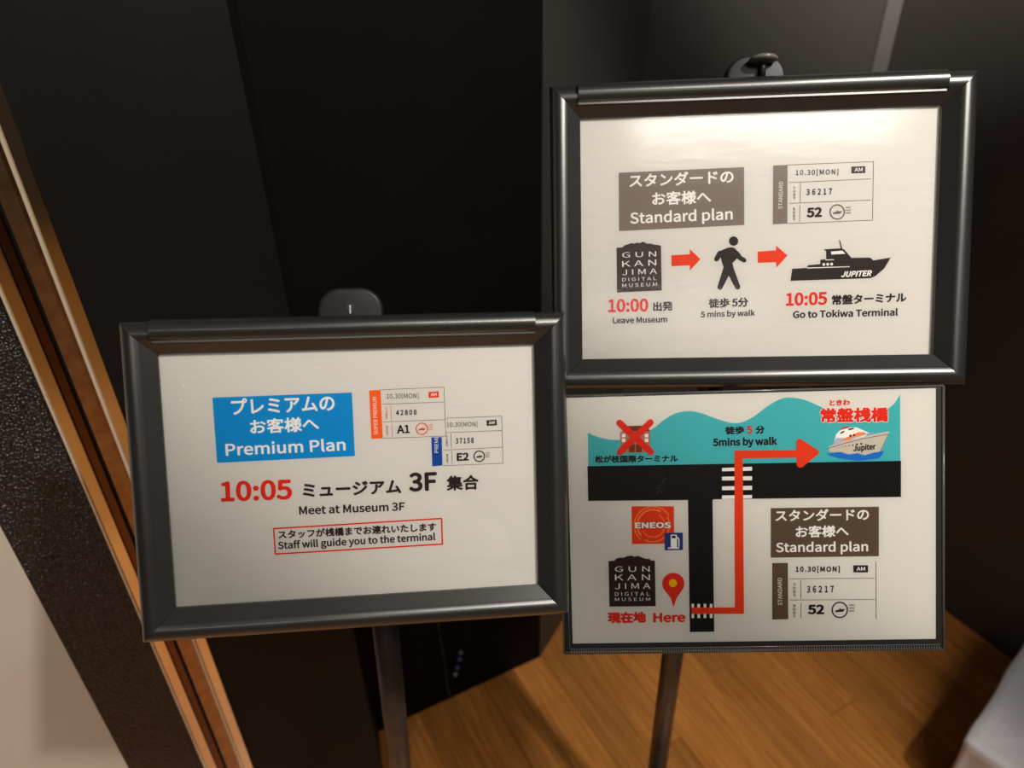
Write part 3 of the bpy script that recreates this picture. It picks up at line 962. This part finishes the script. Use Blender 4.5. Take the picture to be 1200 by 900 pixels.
# welded rim of the case: edge beads and the fine ribs along the lower hem
rim = new_mat('clear_rim_plastic', (0.10, 0.10, 0.095), 0.18)
M['rim'] = rim
bm = bmesh.new()
for x in (CWx0, CWx1):
    tube(bm, (x, CWy0, -0.0005), (x, CWy1, -0.0005), 0.0011, n=10)
for y in (CWy0, CWy1):
    tube(bm, (CWx0, y, -0.0005), (CWx1, y, -0.0005), 0.0009, n=10)
tube(bm, (CWx0 + 0.0042, CWy0 + 0.004, 0.0009), (CWx0 + 0.0042, CWy1 - 0.002, 0.0009), 0.0004, n=8)
tube(bm, (CWx0 + 0.004, CWy0 + 0.0045, 0.0009), (CWx1 - 0.003, CWy0 + 0.0045, 0.0009), 0.0003, n=8)
bm_obj('case_rim', bm, rim, card, cm, smooth=True)
bm = bmesh.new()
for i in range(150):
    x = CWx0 + 0.006 + i * (CWx1 - CWx0 - 0.010) / 149
    box(bm, x - 0.00035, x + 0.00035, CWy0 + 0.0005, CWy0 + 0.0042, 0.0008, 0.0013)
o = bm_obj('hem_ribs', bm, rim, card, cm); o['kind'] = 'stuff'
L3 = Sheet(csh, P_CARD, -0.0004)
# holder arm from the pole to the card, part of the upper stand
inv2 = Matrix.Translation((-base2.x, -base2.y, 0))
bm = bmesh.new()
mid = P_CARD @ Vector((0, 0.03, -0.0032))
dirp = (mid - base2); s_ = (mid.z - 0.02) / ax2.z
pp = base2 + ax2 * s_
pp = pp + (mid - pp).normalized() * 0.0152
cl0 = Vector(card.location)
tube(bm, pp - cl0, mid - cl0, 0.007, n=20)
bm_obj('card_arm', bm, M['plastic'], card, smooth=False)
bm = bmesh.new(); box(bm, -0.05, 0.05, 0.0, 0.06, -0.0052, -0.0033)
bm_obj('card_plate', bm, M['plastic'], card, cm)

C1 = lambda x, y: (660 + x / 5.4545, 440 + y / 5.4545)
C2 = lambda x, y: (860 + x / 4.8, 440 + y / 4.8)
C3 = lambda x, y: (690 + x / 5.294, 580 + y / 5.294)
C4 = lambda x, y: (880 + x / 4.7375, 580 + y / 4.7375)
ID = lambda x, y: (x, y)


sea_top = [C1(158, 365), C1(200, 385), C1(262, 403), C1(330, 412), C1(420, 405), C1(510, 375), C1(580, 335), C1(650, 280), C1(720, 242), C1(800, 228), C1(880, 240),
           C1(960, 270), C1(1050, 298), C2(10, 268), C2(60, 258), C2(120, 225), C2(200, 165), C2(270, 130), C2(330, 125), C2(400, 138), C2(480, 172),
           C2(560, 205), C2(650, 222), C2(760, 218), C2(830, 200), C2(870, 185), C2(908, 150), C2(935, 105)]
L3.poly('sea', smooth_path(sea_top) + [C2(937, 482), C1(160, 582)], 'teal', 1, None, 'teal sea with a wavy upper edge')
L3.poly('road', [(688.4, 546.3), (1055.8, 540), (1055.8, 582.3), (837, 585), (835, 586), (837, 740.2), (808.4, 740.6), (806.2, 586), (689.3, 587)], 'road', 1.6, None, 'black road in a T shape')
cw = []
for (ya, yb), (yc, yd) in zip([(548.4, 552.2), (558.6, 562.9), (570, 574.4), (580.6, 584.8)], [(546.9, 551.5), (558, 562.8), (569.2, 574), (580, 583.8)]):
    cw.append([(846, ya), (881.2, yc), (881.2, yd), (846, yb)])
for x0, x1 in ((810.3, 813.3), (817.1, 820.4), (824.5, 827.6), (831.7, 834.9)):
    cw.append([(x0, 707.5), (x1, 707.5), (x1, 724.2), (x0, 724.2)])
for q_ in cw:
    L3.poly('crosswalk_stripe', q_, 'white', 2.2)
L3.poly('route_arrow', [(810.2, 711.8), (861.2, 711.6), (860.6, 528), (933, 527.3), (933.2, 517), (935, 514.5), (938, 514.2), (958.5, 527.5), (960, 529.7), (958.5, 532.3), (940.5, 547.2), (936.5, 548.2), (933.6, 545.5), (933.2, 536.3),
                        (870.4, 537), (871.8, 719.2), (810.3, 719.4)], 'pathred', 3, None, 'red route arrow')
# crossed-out terminal
L3.multi('building_picture', [[(364, 360), (556, 356), (558, 492), (366, 494)]], 'bldg', 2, C1)
L3.multi('building_picture', [[(375, 358), (398, 323), (532, 320), (556, 356)], [(420, 440), (458, 440), (458, 491), (420, 491)], [(463, 440), (502, 440), (502, 490), (463, 490)]], 'roof', 2.3, C1)
L3.multi('building_picture', [[(x, y), (x + 23, y), (x + 23, y + 22), (x, y + 22)] for x in (375, 521) for y in (373, 403)], 'white', 2.4, C1)
L3.multi('cross_mark', [limb((360, 303), (560, 488), 21, 21)], 'red', 3, C1, 'red cross')
L3.multi('cross_mark', [limb((557, 300), (363, 490), 21, 21)], 'red', 3.3, C1, 'red cross')
L3.text('松が枝国際ターミナル', (202, 559), (734, 553), 47, 'black', 0.016, 2, C1)
L3.text('徒歩', (1035, 378), (1158, 374), 52, 'black', 0.018, 2, C1)
L3.text('5', (73, 328), (104, 327), 44, 'red', 0.018, 2, C2)
L3.text('分', (123, 329), (173, 327), 46, 'black', 0.018, 2, C2)
L3.text('5mins by walk', C1(957, 466), C2(243, 402), 12.2, 'black', 0.017, 2)
L3.text('ときわ', (538, 170), (652, 167), 32, 'red', 0.017, 2, C2)
L3.text('常盤桟橋', (483, 270), (872, 264), 90, 'white', 0.032, 2, C2)
L3.text('常盤桟橋', (486, 267), (869, 261), 84, 'red', 0.016, 2.6, C2)
# cruise ship
L3.multi('ship_picture', [smooth_path([(520, 440), (600, 432), (640, 445), (690, 438), (730, 450), (780, 436), (842, 424)]) + [(835, 445), (815, 466), (700, 481), (600, 468), (545, 452)]], 'sea', 1.8, C2, 'blue waves under the ship')
L3.multi('ship_picture', [[(560, 388), (575, 330), (600, 305), (640, 292), (690, 292), (720, 305), (760, 322), (740, 340)]], 'white', 2, C2)
L3.multi('ship_picture', [[(555, 392), (575, 352), (640, 350), (700, 335), (760, 322), (790, 320), (680, 352), (600, 385)]], 'lilac', 2.2, C2)
L3.multi('ship_picture', [[(645, 342), (700, 318), (740, 320), (735, 330), (660, 350)], [(600, 368), (640, 345), (665, 342), (650, 362)]], 'amber', 2.4, C2)
L3.multi('ship_picture', [[(594, 308), (612, 292), (640, 286), (655, 292), (630, 298)]], 'red', 2.5, C2)
L3.multi('ship_picture', [[(640, 300), (670, 294), (678, 300), (648, 308)], [(597, 322), (620, 310), (622, 318), (600, 329)], disc_pts((655, 338), 6), disc_pts((676, 335), 6)], 'black', 2.6, C2)
L3.multi('ship_picture', [[(533, 398), (610, 372), (700, 350), (790, 328), (875, 313), (868, 335), (840, 395), (825, 428), (790, 432), (735, 447), (700, 436), (645, 443), (600, 430), (535, 432)]], 'cream', 2.8, C2, 'cream ship hull')
L3.line([(534, 408), (620, 382), (720, 357), (865, 330)], 0.6, 'black', 3, C2, 'ship_picture')
L3.line([(866, 334), (822, 428)], 0.5, 'black', 3, C2, 'ship_picture')
L3.multi('ship_picture', [disc_pts((x, y), r, 10) for x, y, r in ((573, 407, 2), (587, 405, 2), (601, 403, 2.3), (616, 400, 2.6), (630, 397, 3), (648, 395, 3.5), (669, 392, 4.5), (692, 387, 6), (716, 384, 6))], 'black', 3, C2)
L3.text('Jupiter', (672, 436), (800, 424), 44, 'black', 0.018, 3.2, C2, slant=0.1)
# petrol station sign
L3.poly('station_logo', [(265, 70), (528, 70), (530, 302), (268, 305)], 'orange2', 1, C3, 'orange square logo with swirls')
sw = []
for r0, r1, a0, a1 in ((118, 126, 130, 330), (96, 108, 140, 300), (104, 112, -30, 120), (74, 80, -60, 150)):
    sw += L3.ring_polys((398, 188), r0 * .95, r1 * .95, 24, a0, a1)
L3.multi('station_logo', sw, 'amber', 1.4, C3)
L3.text('ENEOS', (283, 209), (513, 206), 41, 'roof', 0.045, 2, C3)
L3.text('ENEOS', (286, 207), (510, 205), 37, 'white', 0.018, 2.6, C3)
L3.poly('pump_icon', [(470, 235), (583, 233), (584, 341), (471, 343)], 'icon', 3, C3, 'blue square with a white petrol pump')
L3.multi('pump_icon', [[(508, 246), (545, 246), (547, 325), (560, 325), (560, 333), (490, 333), (490, 325), (508, 325)], [(547, 255), (562, 272), (562, 322), (556, 322), (555, 276), (547, 266)]], 'white', 3.4, C3)
L3.multi('pump_icon', [[(514, 252), (538, 252), (538, 268), (514, 268)]], 'black', 3.7, C3)
museum_logo(L3, C3, [(122, 410), (410, 407), (415, 690), (128, 693)],
            [(158, 408), (170, 395), (195, 388), (215, 390), (235, 380), (262, 376), (285, 383), (305, 377), (330, 388), (355, 396), (378, 397), (384, 406)],
            [('G U N', (162, 477), (378, 475), 34), ('K A N', (162, 530), (380, 528), 36), ('J I M A', (162, 584), (382, 582), 36),
             ('D I G I T A L', (162, 626), (378, 625), 23), ('M U S E U M', (162, 658), (381, 656), 20)], 'logo')
pin = [(524 + 69 * math.cos(math.radians(a)), 550 + 67 * math.sin(math.radians(a))) for a in range(150, 391, 10)]
L3.poly('map_pin', pin + [(545, 640), (526, 697), (508, 640)], 'red', 1, C3, 'red map pin')
L3.disc('map_pin', (522, 547), 25, 'yellow', 2, C3)
L3.text('現在地', (117, 797), (357, 793), 70, 'red', 0.021, 2, C3)
L3.text('Here', (400, 791), (600, 789), 60, 'red', 0.016, 2, C3)
L3.poly('heading_block', [(110, 73), (710, 65), (710, 340), (110, 348)], 'brown', 1, C4, 'brown heading block')
L3.text('スタンダードの', (135, 148), (655, 140), 66, 'white', 0.009, 2, C4)
L3.text('お客様へ', (248, 237), (543, 232), 66, 'white', 0.009, 2, C4)
L3.text('Standard plan', (139, 333), (650, 328), 72, 'white', 0.008, 2, C4)
ticket(L3, C4, [(118, 378), (205, 377), (207, 690), (118, 692)],
       [((693, 368), (695, 690)), ((212, 465), (685, 462)), ((215, 583), (688, 580))],
       [((277, 473), (277, 578)), ((278, 600), (278, 685))],
       ((248, 433), (493, 432), 38), [(568, 390), (650, 390), (650, 430), (568, 430)], ((310, 543), (460, 541), 38),
       ((315, 663), (407, 663), 55), ((493, 638), 46), (241, 487, 567, 17), (241, 605, 684, 17), ((174, 612), (172, 460), 24), 'brown', 'brown', 'black', 0.6, 'dark', 0.014)
sm = []  # scattered brownish specks over the road
for i in range(26):
    x = random.gauss(632, 18); y = 630 + i * 5.5 + random.random() * 8; r = random.uniform(2, 6)
    if y > 725:
        x = random.gauss(618, 20); y = random.uniform(720, 752)
    sm.append([(x - r, y), (x, y - r * .6), (x + r * 1.2, y + r * .2), (x, y + r * .7)])
ink('speck_brown', (92, 58, 46))
L3.multi('brown_specks', sm, 'speck_brown', 2, C1, 'brownish specks on the road')

# ------------------------------------------------------------------ bead string and cable against the dark recess wall
N = Vector((math.sin(math.radians(26.8)), -math.cos(math.radians(26.8)), 0))      # recess wall faces the room
Q = Vector((-0.228, 0.945, 0))


def on_recess(u, v, off):
    d = ray(u, v); n = N
    t = ((Q + n * off) - CAM).dot(n) / d.dot(n)
    return CAM + d * t


bead_mats = [new_mat('pale_bead', (0.20, 0.19, 0.18), 0.25, spec=0.8), new_mat('blue_bead', (0.10, 0.09, 0.36), 0.2, spec=0.8), None, new_mat('green_grey_bead', (0.24, 0.25, 0.2), 0.25)]
bead_mats[2] = bead_mats[1]
spots = [(540.0, 764.5), (538.5, 772.3), (536.0, 782.3), (533.8, 790.2)]
bpt = [on_recess(u, v, 0.006) for u, v in spots]
topb = on_recess(549, 690, 0.003)
bs = thing('bead_string', 'short string of two blue and two pale beads against the dark wall', 'beads', tuple(topb))
bpy.context.view_layer.update()
curve_tube('cord', [Vector((0, 0, 0)), on_recess(548, 735, 0.004) - topb, on_recess(544, 752, 0.005) - topb] + [p - topb for p in bpt], 0.0006, M['plastic'], bs)
for p, m_ in zip(bpt, bead_mats):
    bm = bmesh.new()
    bmesh.ops.create_uvsphere(bm, u_segments=20, v_segments=12, radius=0.0046)
    bmesh.ops.scale(bm, vec=(1, 1, 0.92), verts=bm.verts)
    bm_obj('bead', bm, m_, bs, Matrix.Translation(p - topb), smooth=True)
cabm = new_mat('glossy_black_cable', (0.03, 0.03, 0.03), 0.15)
c0 = on_recess(512, 690, 0.004)
ck = curve_tube('cable', [Vector((0, 0, 0))] + [on_recess(u, v, 0.004) - c0 for u, v in ((514, 735), (517, 755), (521, 775), (523, 795), (525, 808), (528, 815))], 0.0017, cabm)
ck.location = c0
ck['label'] = 'thin glossy black cable hanging beside the blue beads'; ck['category'] = 'cable'

# ------------------------------------------------------------------ table corner under a white cloth, lower right
TZ = 0.22


def at_z(u, v, z):
    d = ray(u, v)
    return CAM + d * ((z - HC) / d.z)


TP = at_z(1134, 866, TZ); TQ = at_z(1205, 750, TZ)
e1 = (TQ - TP); e1.z = 0; e1.normalize()
e2 = Vector((e1.y, -e1.x, 0))
tb = thing('low_stool', 'low stool hidden under the white cloth at the lower right', 'stool', tuple(Vector((TP.x, TP.y, 0)) + e1 * 0.165 + e2 * 0.165))
bpy.context.view_layer.update()
tm = Matrix((e1, e2, Vector((0, 0, 1)))).transposed().to_4x4()
if tm.to_3x3().determinant() < 0:
    pass
bm = bmesh.new(); box(bm, -0.15, 0.15, -0.15, 0.15, TZ - 0.025, TZ - 0.004)
bm_obj('seat', bm, M['room'], tb, tm, bevel=0.002)
for sx in (-1, 1):
    for sy in (-1, 1):
        bm = bmesh.new(); tube(bm, (sx * 0.12, sy * 0.12, 0), (sx * 0.12, sy * 0.12, TZ - 0.025), 0.014, 0.018, n=20)
        bm_obj('leg', bm, M['pole'], tb, tm)
# cloth: top plus a wavy drop all round
bm = bmesh.new()
ringn = 160; hw = 0.165
levels = [(0.0, 0.0), (0.008, 0.004), (0.03, 0.0), (0.08, -0.006), (0.13, -0.010), (0.19, -0.012)]
rings = []
for drop, outw in levels:
    ring = []
    for i in range(ringn):
        s = 4 * i / ringn; side = int(s) % 4; f = (s - int(s)) * 2 - 1
        x, y = [(f, -1), (1, f), (-f, 1), (-1, -f)][side]
        px_, py_ = x * hw, y * hw
        fold = 0.010 * math.sin(i * 0.55) * (drop / 0.2) + 0.006 * math.sin(i * 0.21 + 1) * (drop / 0.2)
        soft = 0.004 * math.sin(i * 0.33)
        nx, ny = [(0, -1), (1, 0), (0, 1), (-1, 0)][side]
        r_ = outw + fold + soft * 0.3
        ring.append(bm.verts.new((px_ + nx * r_, py_ + ny * r_, TZ - drop + (0.0015 * math.sin(i * .4) if drop == 0 else 0))))
    rings.append(ring)
for a, b_ in zip(rings, rings[1:]):
    for i in range(ringn):
        bm.faces.new((a[i], a[(i + 1) % ringn], b_[(i + 1) % ringn], b_[i]))
inner = rings[0]
for k, sc_ in enumerate((0.9, 0.7, 0.45, 0.2)):
    nr = [bm.verts.new((v.co.x / v.co.length * 0 + rings[0][i].co.x * sc_, rings[0][i].co.y * sc_, TZ + 0.0025 * math.sin(i * 0.19 + k) * sc_)) for i, v in enumerate(rings[0])]
    for i in range(ringn):
        bm.faces.new((inner[(i + 1) % ringn], inner[i], nr[i], nr[(i + 1) % ringn]))
    inner = nr
bm.faces.new(inner)
cl = bm_obj('white_cloth', bm, M['cloth'], None, smooth=True)
cl.matrix_world = Matrix.Translation(tb.location) @ tm
cl['label'] = 'pale grey white cloth draped over a low stool at the lower right edge'; cl['category'] = 'cloth'
